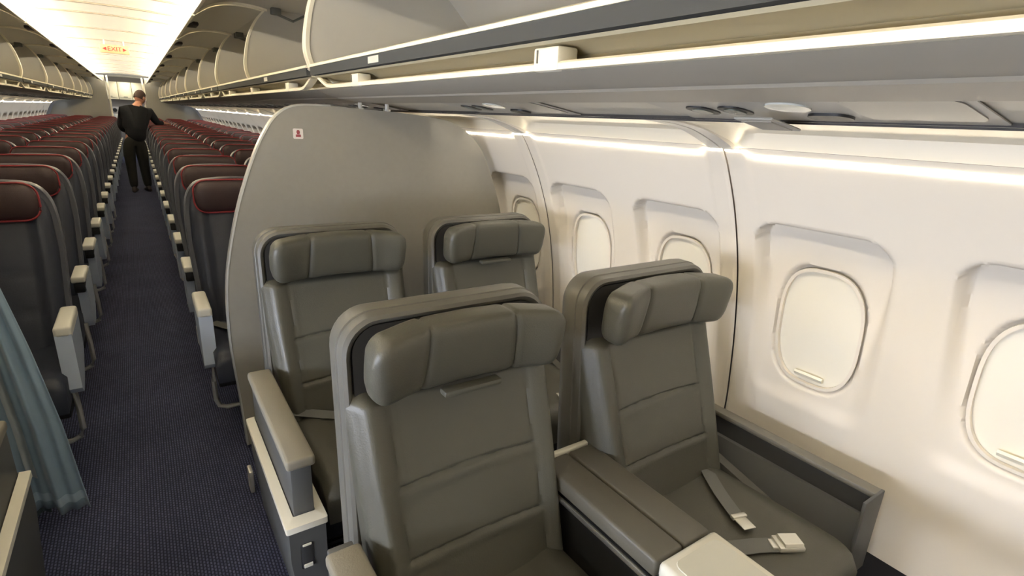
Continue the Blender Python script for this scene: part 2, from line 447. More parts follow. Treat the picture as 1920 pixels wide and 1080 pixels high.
# ------------------------------------------------------------------ overhead bins
LIPX, LIPZ = .76, 1.604
HX, HZ = .885, 2.125
def bin_unit(s, ya, yb, label, first=False):
    root = empty('overhead_bin', (0, ya, 0)); L = yb-ya; S = lambda p: [(s*x, z) for x, z in p]
    # body: belly and inner shell in one closed section
    outer = [(LIPX+.012, LIPZ+.006), (.81, 1.588), (.855, 1.5795), (.86, 1.5745), (.93, 1.568), (.985, 1.564), (.99, 1.570), (1.02, 1.575), (1.235, 1.5445), (1.25, 1.56),
             (1.60, 1.60), (1.66, 1.75), (1.60, 1.95), (1.42, 2.12), (1.15, 2.17), (HX, HZ+.03)]
    inner = [(HX, HZ), (1.0, 2.125), (1.15, 2.12), (1.36, 2.06), (1.50, 1.93), (1.54, 1.80), (1.52, 1.73), (1.42, 1.70), (.76, 1.692), (.742, 1.690), (.738, 1.684), (.745, 1.678), (.80, 1.672), (.80, 1.66), (.835, 1.645), (.83, 1.622), (.79, 1.612)]
    MB().prism(S(outer+inner), 'y', 0, L).build('body', BIN, root, 30)
    # belly liner in its own colour, just below the body
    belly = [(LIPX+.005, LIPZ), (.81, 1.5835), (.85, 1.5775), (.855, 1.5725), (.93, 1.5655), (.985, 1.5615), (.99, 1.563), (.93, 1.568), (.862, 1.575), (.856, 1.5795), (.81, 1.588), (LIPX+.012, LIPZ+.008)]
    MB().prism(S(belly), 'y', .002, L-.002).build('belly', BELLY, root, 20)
    # white sill, dark strip, cream groove darkened in colour for its shade, lip with ends turned up
    MB().prism(S([(.732, 1.690), (.732, 1.699), (.738, 1.703), (.80, 1.703), (.80, 1.690)]), 'y', .03, L-.03).build('sill', BINW, root)
    MB().prism(S([(.7335, 1.657), (.7335, 1.689), (.80, 1.689), (.80, 1.657)]), 'y', .03, L-.03).build('sill_strip', STRIP, root)
    MB().prism(S([(.752, 1.6495), (.752, 1.656), (.80, 1.656), (.838, 1.640), (.832, 1.616), (.80, 1.612), (.80, 1.617), (.826, 1.620), (.83, 1.638), (.80, 1.649)]), 'y', .03, L-.03).build('groove', GROOVE, root)
    lp = MB(); rings = []
    for y, up_ in ((.0, .052), (.03, .050), (.09, .03), (.18, .004), (.24, 0), (L-.24, 0), (L-.18, .004), (L-.09, .03), (L-.03, .05), (L, .052)):
        rings.append([(s*(x), y, z+up_) for x, z in ((LIPX-.006, LIPZ+.001), (LIPX-.006, LIPZ+.012), (LIPX, LIPZ+.016), (LIPX+.03, LIPZ+.010), (LIPX+.025, LIPZ+.001))])
    lp.loft(rings).build('handrail_lip', BINW, root)
    # partitions at the ends and inside
    front = [(.745, 1.69), (.728, 1.75), (.732, 1.83), (.76, 1.95), (.81, 2.05), (HX-.01, HZ)]
    back = [(1.15, 2.13), (1.36, 2.07), (1.52, 1.93), (1.55, 1.80), (1.5, 1.71)]
    fc = crom(front, 4)
    for y in [0.015, L-.015]+([L/2] if L > 2.5 and not first else []):
        p = MB().prism(S(fc+back), 'y', y-.009, y+.009).build('partition', BIN, root)
        e = MB()
        R = []
        for i, (x, z) in enumerate(fc): R.append([(s*(x-.004), y-.013, z), (s*(x-.004), y+.013, z), (s*(x+.012), y+.013, z+.002), (s*(x+.012), y-.013, z+.002)])
        e.loft(R).build('edge_strip', BINW, p)
        # hinge hardware
        h = MB()
        for dy in ((-.09, .09) if .2 < y < L-.2 else (.06, .15) if y < .2 else (-.06, -.15)):
            h.box(s*.92-.03, s*.92+.03, y+dy-.02, y+dy+.02, 2.085, 2.125, .006)
            h.tube([(s*.93, y+dy, 2.09), (s*1.02, y+dy*1.1, 2.06), (s*1.09, y+dy*1.2, 2.10)], .008, 6)
        h.build('hinge', mat('hinge_metal', (112, 112, 104), .5, metal=.4), root)
    # doors, open: hinge at (HX,HZ), free edge over the aisle
    nd = max(1, int(round(L/1.55)))
    dl = L/nd
    arc = crom([(HX-.005, HZ-.005), (.80, 2.132), (.68, 2.132), (.57, 2.105), (.475, 2.045)], 5)
    arc2 = crom([(.472, 2.072), (.57, 2.128), (.68, 2.152), (.80, 2.152), (HX-.005, HZ+.02)], 5)
    for k in range(nd):
        a, b = k*dl+.025, (k+1)*dl-.025
        d = MB().prism(S(arc+arc2), 'y', a, b).build('door', BIN, root)
        for y in (a, b):
            R = [[(s*x, y-.010, z-.012), (s*x, y+.010, z-.012), (s*x, y+.010, z+.006), (s*x, y-.010, z+.006)] for x, z in arc]
            MB().loft(R).build('door_rim', BINW, d)
        MB().box(min(s*.463, s*.482), max(s*.463, s*.482), a, b, 2.034, 2.075, .005).build('door_edge', BINW, d)
        yy = (a+b)/2
        MB().box(min(s*.49, s*.56), max(s*.49, s*.56), yy-.09, yy+.09, 2.058, 2.082, .008).build('handle', mat('handle_dark', (70, 64, 60), .5), d)
    # latch boxes on the lip
    n = max(1, int(round(L/1.05)))
    for k in range(n):
        y = (yb-1.97-ya if (first and k == 0) else yb-.92-ya) if False else (k+.5)*L/n
        if first: y = (.87, 1.97, -.2)[k % 3]-ya
        b = MB().box(min(s*.752, s*.80), max(s*.752, s*.80), y-.042, y+.034, 1.603, 1.646, .005).build('latch_box', CREAM, root)
        MB().box(min(s*.7495, s*.753), max(s*.7495, s*.753), y+.018, y+.021, 1.618, 1.641).build('latch_slot', mat('slot_grey', (120, 116, 104), .6), b)
    # small placard on the dark strip
    y = L*.30
    if first: y = 1.72-ya
    MB().box(min(s*.7318, s*.7335), max(s*.7318, s*.7335), y-.045, y+.045, 1.664, 1.684).build('placard', mat('placard_white', (200, 198, 190), .5), root)
    tag(root, label, 'overhead bin', 'open overhead bins')
    return root
EDG = [-1.1, 2.5, 5.55, 7.1, 9.0, 10.9, 12.8, 14.7, 16.6, 18.5]
for s, side in ((1, 'right'), (-1, 'left')):
    for k, (a, b) in enumerate(zip(EDG, EDG[1:])):
        lab = 'open grey overhead bin on the %s, %s from the front' % (side, ORD[k])
        if k == 0: lab = 'long open grey overhead bin nearest the viewer on the %s' % side
        bin_unit(s, a, b, lab, first=(k == 0))

# passenger service panels under the bins (x 0.99 .. 1.235)
def psu(s, y, label, full=True):
    root = empty('service_panel', (0, y, 0))
    def on(x, z_off=0): return 1.5745-(x-1.02)*(.0305/.215)+z_off
    def plate(x0, x1, y0, y1, d, m, name, par, r=.01, n=5):
        poly = rrect(x0, x1, y0, y1, r, n)
        return MB().loft([[(s*q[0], q[1], on(q[0])-.002) for q in poly], [(s*q[0], q[1], on(q[0])-d) for q in poly]]).build(name, m, par)
    plate(1.0, 1.232, -.30, .30, .004, PSU, 'panel', root, .006, 2)
    for dy in (.20, .12):
        c = plate(1.09, 1.17, dy-.03, dy+.03, .007, BLACK, 'reading_light', root, .028, 5)
        plate(1.105, 1.155, dy-.018, dy+.018, .009, mat('lamp_dark', (84, 90, 82), .4), 'lamp', c, .017, 5)
    v = plate(1.06, 1.13, -.05, .03, .007, LENS, 'air_vent', root, .034, 6)
    plate(1.15, 1.205, -.09, -.01, .009, BLACK, 'vent_hole', root, .026, 6)
    plate(1.02, 1.215, -.285, -.115, .006, mat('speaker_grey', (108, 104, 96), .35), 'speaker_cover', root, .05, 8)
    if full:
        R = Matrix.Rotation(s*.16, 3, 'Y')
        f = MB().box(min(s*1.09, s*1.20), max(s*1.09, s*1.20), .012, .095, 1.536, 1.541, .002, 1, R, (s*1.09, .05, 1.54)).build('flap', PSU, root)
        MB().box(min(s*1.105, s*1.185), max(s*1.105, s*1.185), .022, .085, 1.534, 1.536, .0, 1, R, (s*1.09, .05, 1.54)).build('flap_cover', mat('flap_grey', (150, 145, 134), .5), f)
    tag(root, label, 'service panel', 'reading light panels under the bins')
psu(1, .585, 'reading light panel with hanging flap under the bin beside the front window seat')
psu(1, 1.60, 'reading light panel under the bin above the rear first class seats on the right', False)
psu(-1, 1.60, 'reading light panel under the bin above the rear first class seats on the left', False)
ROWY = [2.65+.797*k for k in range(20)]
for k, ry in enumerate(ROWY):
    for s, side in ((1, 'right'), (-1, 'left')):
        psu(s, ry+.25, 'reading light panel under the bin over the %s triple seat row on the %s' % (ORD[k], side), False)

# ------------------------------------------------------------------ class divider with posts and pictogram
DY = 2.45
root = empty('class_divider', (0, DY, 0))
edge = crom([(.345, .02), (.335, .28), (.322, .55), (.338, .83), (.40, 1.10), (.475, 1.31), (.535, 1.43), (.59, 1.50), (.665, 1.535), (.80, 1.540)], 5)
top = crom([(1.10, 1.528), (1.25, 1.517), (1.375, 1.497), (1.47, 1.452), (1.555, 1.37), (1.62, 1.24), (1.675, 1.09), (1.715, .93), (1.745, .72), (1.752, .5), (1.73, .25), (1.68, .02)], 5)
poly = edge+top
MB().prism(poly, 'y', -.018, .018).build('panel', DIV, root, 50)
R = []
e2 = edge
for i, (x, z) in enumerate(e2):
    a = e2[max(0, i-1)]; b = e2[min(len(e2)-1, i+1)]; t = Vector((b[0]-a[0], b[1]-a[1])).normalized(); n = Vector((-t.y, t.x))
    R.append([(x+n.x*.004, -.02, z+n.y*.004), (x+n.x*.004, .02, z+n.y*.004), (x-n.x*.003, .021, z-n.y*.003), (x-n.x*.003, -.021, z-n.y*.003)])
MB().loft(R).build('edge_trim', ALU, root)
for x in (.935, 1.06):
    p = MB().tube([(x, 0, 1.525), (x, 0, 1.562)], .009, 10).build('post', ALU, root)
    MB().tube([(x, 0, 1.530), (x, 0, 1.540)], .017, 10).build('collar', ALU, p)
pc = MB().prism(rrect(.640, .680, 1.400, 1.442, .005, 3), 'y', -.0205, -.018).build('placard', mat('placard_pale', (222, 214, 208), .5), root)
PIC = mat('pictogram', (150, 70, 74), .5)
MB().prism(rrect(.650, .670, 1.408, 1.418, .002, 2), 'y', -.022, -.0205).add([], []).build('pictogram_base', PIC, pc)
MB().prism([(.656, 1.419), (.664, 1.419), (.667, 1.428), (.664, 1.436), (.656, 1.436), (.653, 1.428)], 'y', -.022, -.0205).build('pictogram_figure', PIC, pc)
MB().box(.302, .318, -.36, -.30, .0, .10, .004).build('foot_bracket', ALU, root)
tag(root, 'tall grey class divider panel with rounded top behind the rear seats', 'divider')

# left divider, almost wholly outside the frame
root = empty('class_divider', (0, DY, 0))
MB().prism([(-x-.11 if x < .7 else -x, z) for x, z in poly], 'y', -.018, .018).build('panel', DIV, root, 50)
tag(root, 'grey class divider panel left of the aisle behind the blue-grey curtain', 'divider')

# ------------------------------------------------------------------ curtain
root = empty('curtain', (0, 2.29, 0))
def cx_edge(z): return interp([(-.05, -.222), (.39, -.257), (.70, -.296), (.95, -.334), (1.5, -.40)], z)
P = []
NU, NV = 70, 40
for i in range(NV+1):
    z = .035+1.45*i/NV; row = []
    xe = cx_edge(z); wd = .20+.10*(1-smooth(0, 1.2, z))
    for k in range(NU+1):
        u = k/NU; x = xe-wd*u
        amp = .012+.03*(1-smooth(0, 1.3, z))
        y = amp*math.sin(u*17+.6)*(.35+.65*u)+.012*math.sin(u*41+z*2)+.05*u-.03*(1-u)**2
        zz = z+(.03*(u-.15) if z < .2 else 0)-.0
        row.append((x, y, zz))
    P.append(row)
cm = MB().grid(P).build('cloth', CURT, root, 80)
sm = cm.modifiers.new('thick', 'SOLIDIFY'); sm.thickness = .003
def strip(u0, u1, v0, v1, off, m, name, ruf=0):
    Q = []
    i0, i1 = int(v0*NV), int(v1*NV); k0, k1 = int(u0*NU), int(u1*NU)
    for i in range(i0*2, i1*2+1):
        a = P[i//2]; b = P[min(NV, i//2+(i % 2))]; r = []
        for k in range(k0, k1+1):
            r.append(((a[k][0]+b[k][0])/2, (a[k][1]+b[k][1])/2-off-ruf*abs(math.sin(i*.9)), (a[k][2]+b[k][2])/2))
        Q.append(r)
    MB().grid(Q).build(name, m, root, 80)
strip(0, .62, .03, .065, .004, CURT3, 'hem_band')
strip(.40, .50, .10, 1, .006, CURT2, 'gathering_tape', .004)
ln = [[(p[0], p[1]+.02, p[2]-.03) for p in P[0][28:60]], [(p[0], p[1]+.02, p[2]+.05) for p in P[0][28:60]]]
MB().grid(ln).build('lining', mat('curtain_lining', (96, 108, 114), .9), root, 80)
tag(root, 'blue-grey pleated curtain hanging at the left edge of the aisle', 'curtain')

# ------------------------------------------------------------------ first class seats
def back_y(z): return -.10+.16*(z-.45)/.47       # front face of the leather
def fc_back(s):
    """leather backrest: closed loft with sewn seams"""
    nu, nv = 64, 150; rings = []
    z0, z1 = .36, .935
    for i in range(nv+1):
        z = z0+(z1-z0)*i/nv
        hw = interp([(.36, .235), (.5, .245), (.75, .262), (.9, .268), (.935, .262)], z)
        topr = smooth(.905, .935, z)
        yb = .155+.03*(z-.45)
        ring = []
        for k in range(nu+1):
            x = -hw+2*hw*k/nu; u = x/hw; ax = abs(x)
            y = back_y(z)+.018*smooth(.72, 1, abs(u))**2*0
            y += -.020*math.exp(-((ax-.225)/.035)**2)                       # bolsters
            y += .030*smooth(.86, 1.0, abs(u))**1.5
            y -= .012*math.cos(min(1, ax/.19)*PI/2)*(.6+.4*math.sin((z-.4)*9)) # belly
            y += .0055*math.exp(-((ax-.182)/.0045)**2)                     # vertical seams
            if ax < .184:
                for zs in (.565, .722):
                    zc = zs+.012*math.cos(x/.18*PI/2)
                    y += .0075*math.exp(-((z-zc)/.0038)**2)-.0025*math.exp(-((z-zc+.015)/.012)**2)
            y += .05*topr**2
            ring.append((x, y, z))
        for k in range(1, 6):                                               # right side, back, left side
            t = k/6; ring.append((hw+.004*math.sin(PI*t), back_y(z)+.03+(yb-back_y(z)-.03)*t, z))
        for k in range(0, 7): ring.append((hw*(1-2*k/6), yb, z))
        for k in range(5, 0, -1):
            t = k/6; ring.append((-hw-.004*math.sin(PI*t), back_y(z)+.03+(yb-back_y(z)-.03)*t, z))
        rings.append(ring)
    return MB().loft(rings).mesh('backrest', LEATHER, 60)
def fc_headrest():
    n, m = 64, 26; rings = []
    for i in range(n+1):
        u = -1+2*i/n; x = .243*u; au = abs(u)
        e = max(0, (au-.84)/.16); sc = math.sqrt(max(0, 1-e*e))*.96+.04
        crease = math.exp(-((au-.46)/.018)**2)
        wing = .030*smooth(.46, .95, au)
        cz = 1.018-.008*au; hh = (.080-.004*smooth(.5, 1, au))*(.35+.65*sc)-.004*crease; hd = .046*(.42+.58*sc)-.009*crease
        ring = []
        for k in range(m):
            t = 2*PI*k/m; c, q = math.cos(t), math.sin(t)
            yy = math.copysign(abs(c)**.45, c); zz = math.copysign(abs(q)**.55, q)
            # creases lean a little: shift with height
            ring.append((x+.012*zz*(-.5 if u > 0 else .5)*math.exp(-((au-.46)/.2)**2), .036-wing+yy*hd-.012*zz*(1 if c < 0 else .3), cz+zz*hh))
        rings.append(ring)
    return MB().loft(rings).mesh('headrest', LEATHER, 55)
def fc_shell():
    """hard shell with a rounded top rim, dark recess behind the headrest"""
    mb = MB()
    def outline(g, zt_): return rrect(-.275+g, .275-g, .30, zt_-g, (.02, .02, .085-g*.6, .085-g*.6), 8)
    rings = []
    for g, y in ((.030, .098), (.022, .082), (.014, .078), (.006, .084), (.003, .10), (.003, .108), (0, .110), (0, .150), (.006, .172), (.03, .19)):
        rings.append([(x, y+.06*(z-.95)+.02*0, z) for x, z in outline(g, 1.105)])
    mb.loft(rings)
    return mb.mesh('back_shell', SHELL, 40)
def fc_recess():
    mb = MB(); P = rrect(-.246, .246, .86, 1.078, (.02, .02, .06, .06), 6)
    return mb.loft([[(x, .084+.06*(z-.95), z) for x, z in P], [(x, .10+.06*(z-.95), z) for x, z in P]]).mesh('recess_pad', SHELLD, 40)
def cushion_mesh(hw, y0, y1, z0, z1, m, name='cushion', dip=.012):
    nx, ny = 24, 28; rings = []
    poly = []
    for j in range(ny+1):
        t = j/ny; y = y0+(y1-y0)*t
        row = []
        e = min(1, t/.16); front = math.sqrt(max(0, 1-(1-e)**2))
        topz = z1-.05*(1-front)-.015*t
        for k in range(nx+1):
            u = -1+2*k/nx; x = hw*u; eu = max(0, (abs(u)-.86)/.14)
            z = topz-.028*(1-math.sqrt(max(0, 1-eu*eu)))-dip*math.cos(u*PI/2)**2*math.sin(PI*min(1, t*1.1))
            z += .010*math.exp(-((abs(x)-hw*.72)/.03)**2)*smooth(.1, .3, t)
            row.append((x, y, z))
        bot = [(hw*.98, y, z0), (-hw*.98, y, z0)]
        rings.append(row+bot)
    return MB().loft(rings).mesh(name, m, 50)
FCB, FCH, FCS, FCR = fc_back(1), fc_headrest(), fc_shell(), fc_recess()
FCC = cushion_mesh(.238, -.545, -.055, .33, .465, LEATHER)
def belt(parent, pts, wdt, name='seat_belt'):
    """flat webbing through 3D points, given with a sideways direction"""
    mb = MB(); R = []
    V = [Vector(p) for p in pts]
    C3 = crom([tuple(p) for p in pts], 6); C3 = [Vector(c) for c in C3]
    for i, p in enumerate(C3):
        d = (C3[min(i+1, len(C3)-1)]-C3[max(i-1, 0)]).normalized(); sd = d.cross(Vector((0, -.15, 1))).normalized(); n = sd.cross(d).normalized()
        R.append([p-sd*wdt/2-n*.001, p+sd*wdt/2-n*.001, p+sd*wdt/2+n*.001, p-sd*wdt/2+n*.001])
    return mb.loft(R).build(name, BELT, parent)
def buckle_mesh():
    mb = MB(); mb.box(-.026, .026, -.036, .036, 0, .016, .005); 
    mb.prism([(-.024, .016), (.024, .016), (.020, .024), (-.020, .024)], 'y', -.030, .022)
    mb.box(-.017, .017, .034, .050, .003, .011, .003)
    return mb.mesh('buckle', BUCK)
BUCKM = buckle_mesh()
def fc_pair(s, yb, label, front):
    """s=+1: pair right of the aisle. x of aisle seat .665, window seat 1.335"""
    root = empty('first_class_seat_pair', (0, yb, 0))
    for j, xc in enumerate((.665, 1.335)):
        b = link('backrest', FCB, root, (s*xc, 0, 0))
        link('back_shell', FCS, b); link('recess_pad', FCR, b); link('headrest', FCH, b)
        if (front and j == 0) or (not front and j == 1):
            R = Matrix.Rotation(.15, 3, 'X')
            MB().box(-.075, .075, -.012, .02, .918, .934, .006, 2).build('pull_tab', LEATHER, b)
        c = link('cushion', FCC, root, (s*xc, .0, 0))
    # base frame and legs
    for a, b_ in ((.42, .91), (1.09, 1.58)):
        MB().box(min(s*a, s*b_), max(s*a, s*b_), -.48, .10, .22, .325, .01).build('seat_pan', SHELLD, root)
    for x in (.56, 1.43):
        for y in (-.38, .02):
            MB().box(s*x-.025, s*x+.025, y-.03, y+.03, 0.0, .215, .008).build('leg', SHELLD, root)
    MB().tube([(s*.42, -.36, .10), (s*1.58, -.36, .10)], .012, 8).build('baggage_bar', BLACK, root)
    # aisle side: base box with cream trim, panel, arm pad
    X = lambda a, b: (min(s*a, s*b), max(s*a, s*b))
    bx = MB()
    lo = [(.335, -.58), (.405, -.58), (.405, .03), (.325, .03)]; hi = [(.306, -.605), (.405, -.605), (.405, .03), (.306, .03)]
    bx.loft([[(s*x, y, .04) for x, y in lo], [(s*x, y, .30) for x, y in hi], [(s*x, y, .405) for x, y in hi]])
    body = bx.build('aisle_side_box', SIDEP, root)
    tr = MB(); ot = rrect(.298, .410, -.615, .04, .006, 2); it = rrect(.325, .386, -.575, .036, .004, 2)
    rings = [[(s*x, y, z) for x, y in P_] for P_, z in ((ot, .405), (ot, .424), (it, .428), (it, .406))]
    tr.grid(rings, True).build('cream_trim', TRIMW, body)
    MB().box(*X(.328, .384), -.572, .034, .398, .60, .004).build('arm_panel', SIDEP, root)
    MB().box(*X(.312, .388), -.615, -.01, .600, .632, .010, 3).build('armrest', ARMP, root)
    ol = MB().box(*X(.332, .368), -.6075, -.600, .268, .352, .006).build('outlet', mat('outlet_dark', (58, 58, 58), .4), body)
    MB().box(*X(.338, .362), -.611, -.607, .346, .353, .001, 1).build('outlet_lip', TRIMW, ol)
    MB().box(*X(.338, .362), -.611, -.607, .272, .284, .001, 1).build('outlet_label', TRIMW, ol)
    # centre console
    MB().box(*X(.925, 1.075), -.62, .06, .10, .575, .006).build('console_body', mat('console_dark', (34, 34, 33), .6), root)
    for a, b_ in ((.905, .997), (1.000, 1.092)):
        MB().box(*X(a, b_), -.385, .025, .578, .625, .009, 3).build('console_pad', mat('console_pad', (94, 90, 79), .5, bump=(300, .2)), root)
    MB().box(*X(.898, .907), -.40, .03, .560, .574, .003).build('console_trim', CHROME, root)
    MB().box(*X(.90, 1.095), .028, .045, .575, .628, .005).build('console_end_cap', TRIMW, root)
    ty = -.80 if front else -.60
    tb = MB().box(*X(.905, 1.095), ty, -.390, .585, .630, .012, 3).build('cocktail_tray', TRIMW, root)
    MB().loft([[(s*x, y, z) for x, y in P_] for P_, z in ((rrect(.925, 1.075, ty+.02, -.41, .02, 5), .628), (rrect(.927, 1.073, ty+.022, -.412, .02, 5), .632))]).build('tray_inlay', mat('tray_inlay', (208, 206, 192), .45), tb)
    # window side panel
    sp = MB()
    sp.prism([(s*1.655, .30), (s*1.688, .56), (s*1.705, .56), (s*1.70, .30)], 'y', -.505, .06)
    sp = sp.build('window_side_panel', mat('side_panel_dark', (62, 62, 62), .5), root)
    MB().box(*X(1.668, 1.712), -.512, .06, .556, .575, .006).build('side_rail', mat('side_rail', (112, 108, 98), .5), sp)
    MB().prism([(s*1.60, .30), (s*1.652, .50), (s*1.668, .50), (s*1.66, .30)], 'y', -.50, .04).build('side_trim', SIDEP, sp)
    MB().prism([(-.02, .47), (-.30, .40), (-.30, .39), (-.02, .39)], 'x', min(s*1.585, s*1.62), max(s*1.585, s*1.62)).build('side_wedge', SHELL, sp)
    MB().box(*X(1.60, 1.712), -.515, -.505, .31, .575, .003).build('front_edge', SIDEP, sp)
    tag(root, label, 'seat pair', 'first class seat pairs')
    return root
PR1 = fc_pair(1, .95, 'front pair of charcoal leather seats with centre console right of the aisle', True)
PR2 = fc_pair(1, 1.91, 'rear pair of charcoal leather seats before the grey divider', False)
PL2 = fc_pair(-1, 1.91, 'first class seat pair left of the aisle whose cream-trimmed side shows before the curtain', False)
# belts (parts of the pairs)
def belts(pair, xc, full):
    b1 = belt(pair, [(xc+.185, -.085, .455), (xc+.15, -.12, .462), (xc+.10, -.20, .460), (xc+.055, -.29, .458)], .045)
    tg = MB().box(-.02, .02, -.045, .0, 0, .004, .002).box(-.024, .024, -.004, .012, -.002, .010, .003).build('belt_tongue', BUCK, b1)
    tg.location = (xc+.052, -.295, .460); tg.rotation_euler = (0, 0, -.3)
    b2 = belt(pair, [(xc-.235, -.10, .475), (xc-.20, -.22, .470), (xc-.10, -.335, .464), (xc+.0, -.385, .462), (xc+.045, -.41, .462)], .045)
    bk = link('buckle', BUCKM, b2, (xc+.075, -.425, .456)); bk.rotation_euler = (0, 0, 1.05)
belts(PR1, 1.335, True)
b = belt(PR2, [(1.335-.235, -.10, .475), (1.335-.16, -.22, .466), (1.335-.02, -.36, .460)], .045)
bk = link('buckle', BUCKM, b, (1.335+.09, -.45, .456)); bk.rotation_euler = (0, 0, 1.3)
belt(PR2, [(.665-.235, -.085, .48), (.665-.20, -.10, .475), (.665-.10, -.15, .462), (.665+.02, -.20, .458)], .045)

# ------------------------------------------------------------------ economy triple seats
EX = (.50, 1.01, 1.52)
def ey(z): return .40+.16*(z-.43)/.6-.06           # backrest front, measured from the armrest front
def e_back():
    rings = []; nu, nv = 24, 30
    for i in range(nv+1):
        z = .40+.73*i/nv
        hw = interp([(.40, .215), (.6, .225), (.85, .235), (1.0, .228), (1.06, .215), (1.10, .19), (1.13, .14)], z)
        ring = []
        yf = ey(z); yb = yf+interp([(.4, .16), (.9, .11), (1.13, .06)], z)
        for k in range(nu+1):
            u = -1+2*k/nu; x = hw*u; ax = abs(x)
            y = yf+.035*smooth(.82, 1, abs(u))**2-.014*math.exp(-((ax-.185)/.03)**2)-.012*math.cos(min(1, ax/.16)*PI/2)
            y += .005*math.exp(-((ax-.15)/.008)**2)
            for zs in (.60, .76, .92): y += .006*math.exp(-((z-zs)/.009)**2)*(1 if ax < .15 else 0)
            ring.append((x, y, z))
        for k in range(1, 4): ring.append((hw, yf+.035+(yb-yf-.035)*k/4, z))
        for k in range(5): ring.append((hw*(1-2*k/4), yb, z))
        for k in range(3, 0, -1): ring.append((-hw, yf+.035+(yb-yf-.035)*k/4, z))
        rings.append(ring)
    return MB().loft(rings).mesh('backrest', ELEA, 60)
def e_shell():
    mb = MB(); rings = []
    P0 = [(.236, .42), (.246, .62), (.256, .85), (.250, 1.0), (.232, 1.08), (.19, 1.135), (.12, 1.155), (0, 1.16)]
    c = crom(P0, 3); out = [(x, z) for x, z in c]+[(-x, z) for x, z in c[::-1][1:]]
    for g, dy in ((.010, .045), (.004, .04), (0, .05), (0, .085), (.01, .105), (.03, .12)):
        rings.append([(x*(1-g*4), ey(z)+dy, z-(g if z > 1 else 0)) for x, z in out])
    return mb.loft(rings).mesh('back_shell', EEDGE, 50)
def e_head():
    n, m = 26, 18; rings = []
    for i in range(n+1):
        u = -1+2*i/n; au = abs(u); e = max(0, (au-.72)/.28); sc = math.sqrt(max(0, 1-e*e))*.97+.03
        ring = []
        for k in range(m):
            t = 2*PI*k/m; c, q = math.cos(t), math.sin(t)
            yy = math.copysign(abs(c)**.8, c); zz = math.copysign(abs(q)**.7, q)
            ring.append((.203*u, ey(1.07)-.030+yy*.045*(.4+.6*sc)-.012*au*au-.006*zz, 1.078+zz*.082*(.25+.75*sc)))
        rings.append(ring)
    return MB().loft(rings).mesh('headrest', EHEAD, 60)
def e_pipe():
    pts = []
    def hh(u):
        e = max(0, (abs(u)-.72)/.28); return .082*(.25+.75*(math.sqrt(max(0, 1-e*e))*.97+.03))+.001
    N = 20
    for k in range(N+1): u = -math.cos(PI*k/N); pts.append((.206*u, u, hh(u)))
    for k in range(N+1): u = math.cos(PI*k/N); pts.append((.206*u, u, -hh(u)))
    pts.append(pts[0])
    P_ = [(x, ey(1.07)-.052-.012*u*u+.010*abs(u)**6-.006*h/.08, 1.078+h) for x, u, h in pts]
    return MB().tube(P_, .0048, 6).mesh('piping', RED, 70)
EB, ESH, EH, EP = e_back(), e_shell(), e_head(), e_pipe()
EC = cushion_mesh(.235, -.10, .40, .30, .45, ELEA, dip=.008)
CAPM = {}
def side_meshes(s, first):
    X = lambda a, b: (min(s*a, s*b), max(s*a, s*b))
    if first:
        cap = MB().box(*X(.222, .282), 0, .30, .585, .635, .012, 3).mesh('armrest', EARM)
        pan = MB()
        pl = [(.0, .60), (.0, .36), (.03, .33), (.12, .35), (.28, .44), (.31, .60)]
        pan.prism(pl, 'x', min(s*.224, s*.280), max(s*.224, s*.280))
        pan = pan.mesh('end_panel', ESIDE)
    else:
        cap = MB().box(*X(.222, .282), 0.0, .27, .600, .635, .010, 3).mesh('armrest', EARM)
        pan = MB()
        pl = [(.03, .575), (.06, .50), (.06, .40), (.10, .33), (.22, .33), (.36, .40), (.38, .60), (.25, .60)]
        pan.prism(pl, 'x', min(s*.226, s*.268), max(s*.226, s*.268))
        pan = pan.mesh('end_panel', ESIDE)
    und = MB().box(*X(.228, .276), .01, .25, .545, .599, .008).mesh('armrest_underside', BLACK)
    bar = MB().tube([(s*.262, .06, .36), (s*.256, .05, .25), (s*.256, .05, .15), (s*.268, .05, .115), (s*.30, .05, .10), (s*.60, .05, .10), (s*1.66, .05, .10)], .011, 8).mesh('baggage_bar', ALU)
    mid = MB().box(-.026, .026, .02, .32, .585, .622, .010, 2).mesh('armrest', mat('economy_armrest_dark', (52, 52, 56), .5))
    leg = MB().box(-.02, .02, .10, .36, 0, .30, .006).mesh('leg', mat('economy_leg', (90, 92, 96), .4, metal=.4))
    pan_ = MB().box(*X(.27, 1.76), -.05, .40, .255, .296, .008).mesh('seat_pan', BLACK)
    return cap, pan, und, bar, mid, leg, pan_
SM = {(s, f): side_meshes(s, f) for s in (1, -1) for f in (True, False)}
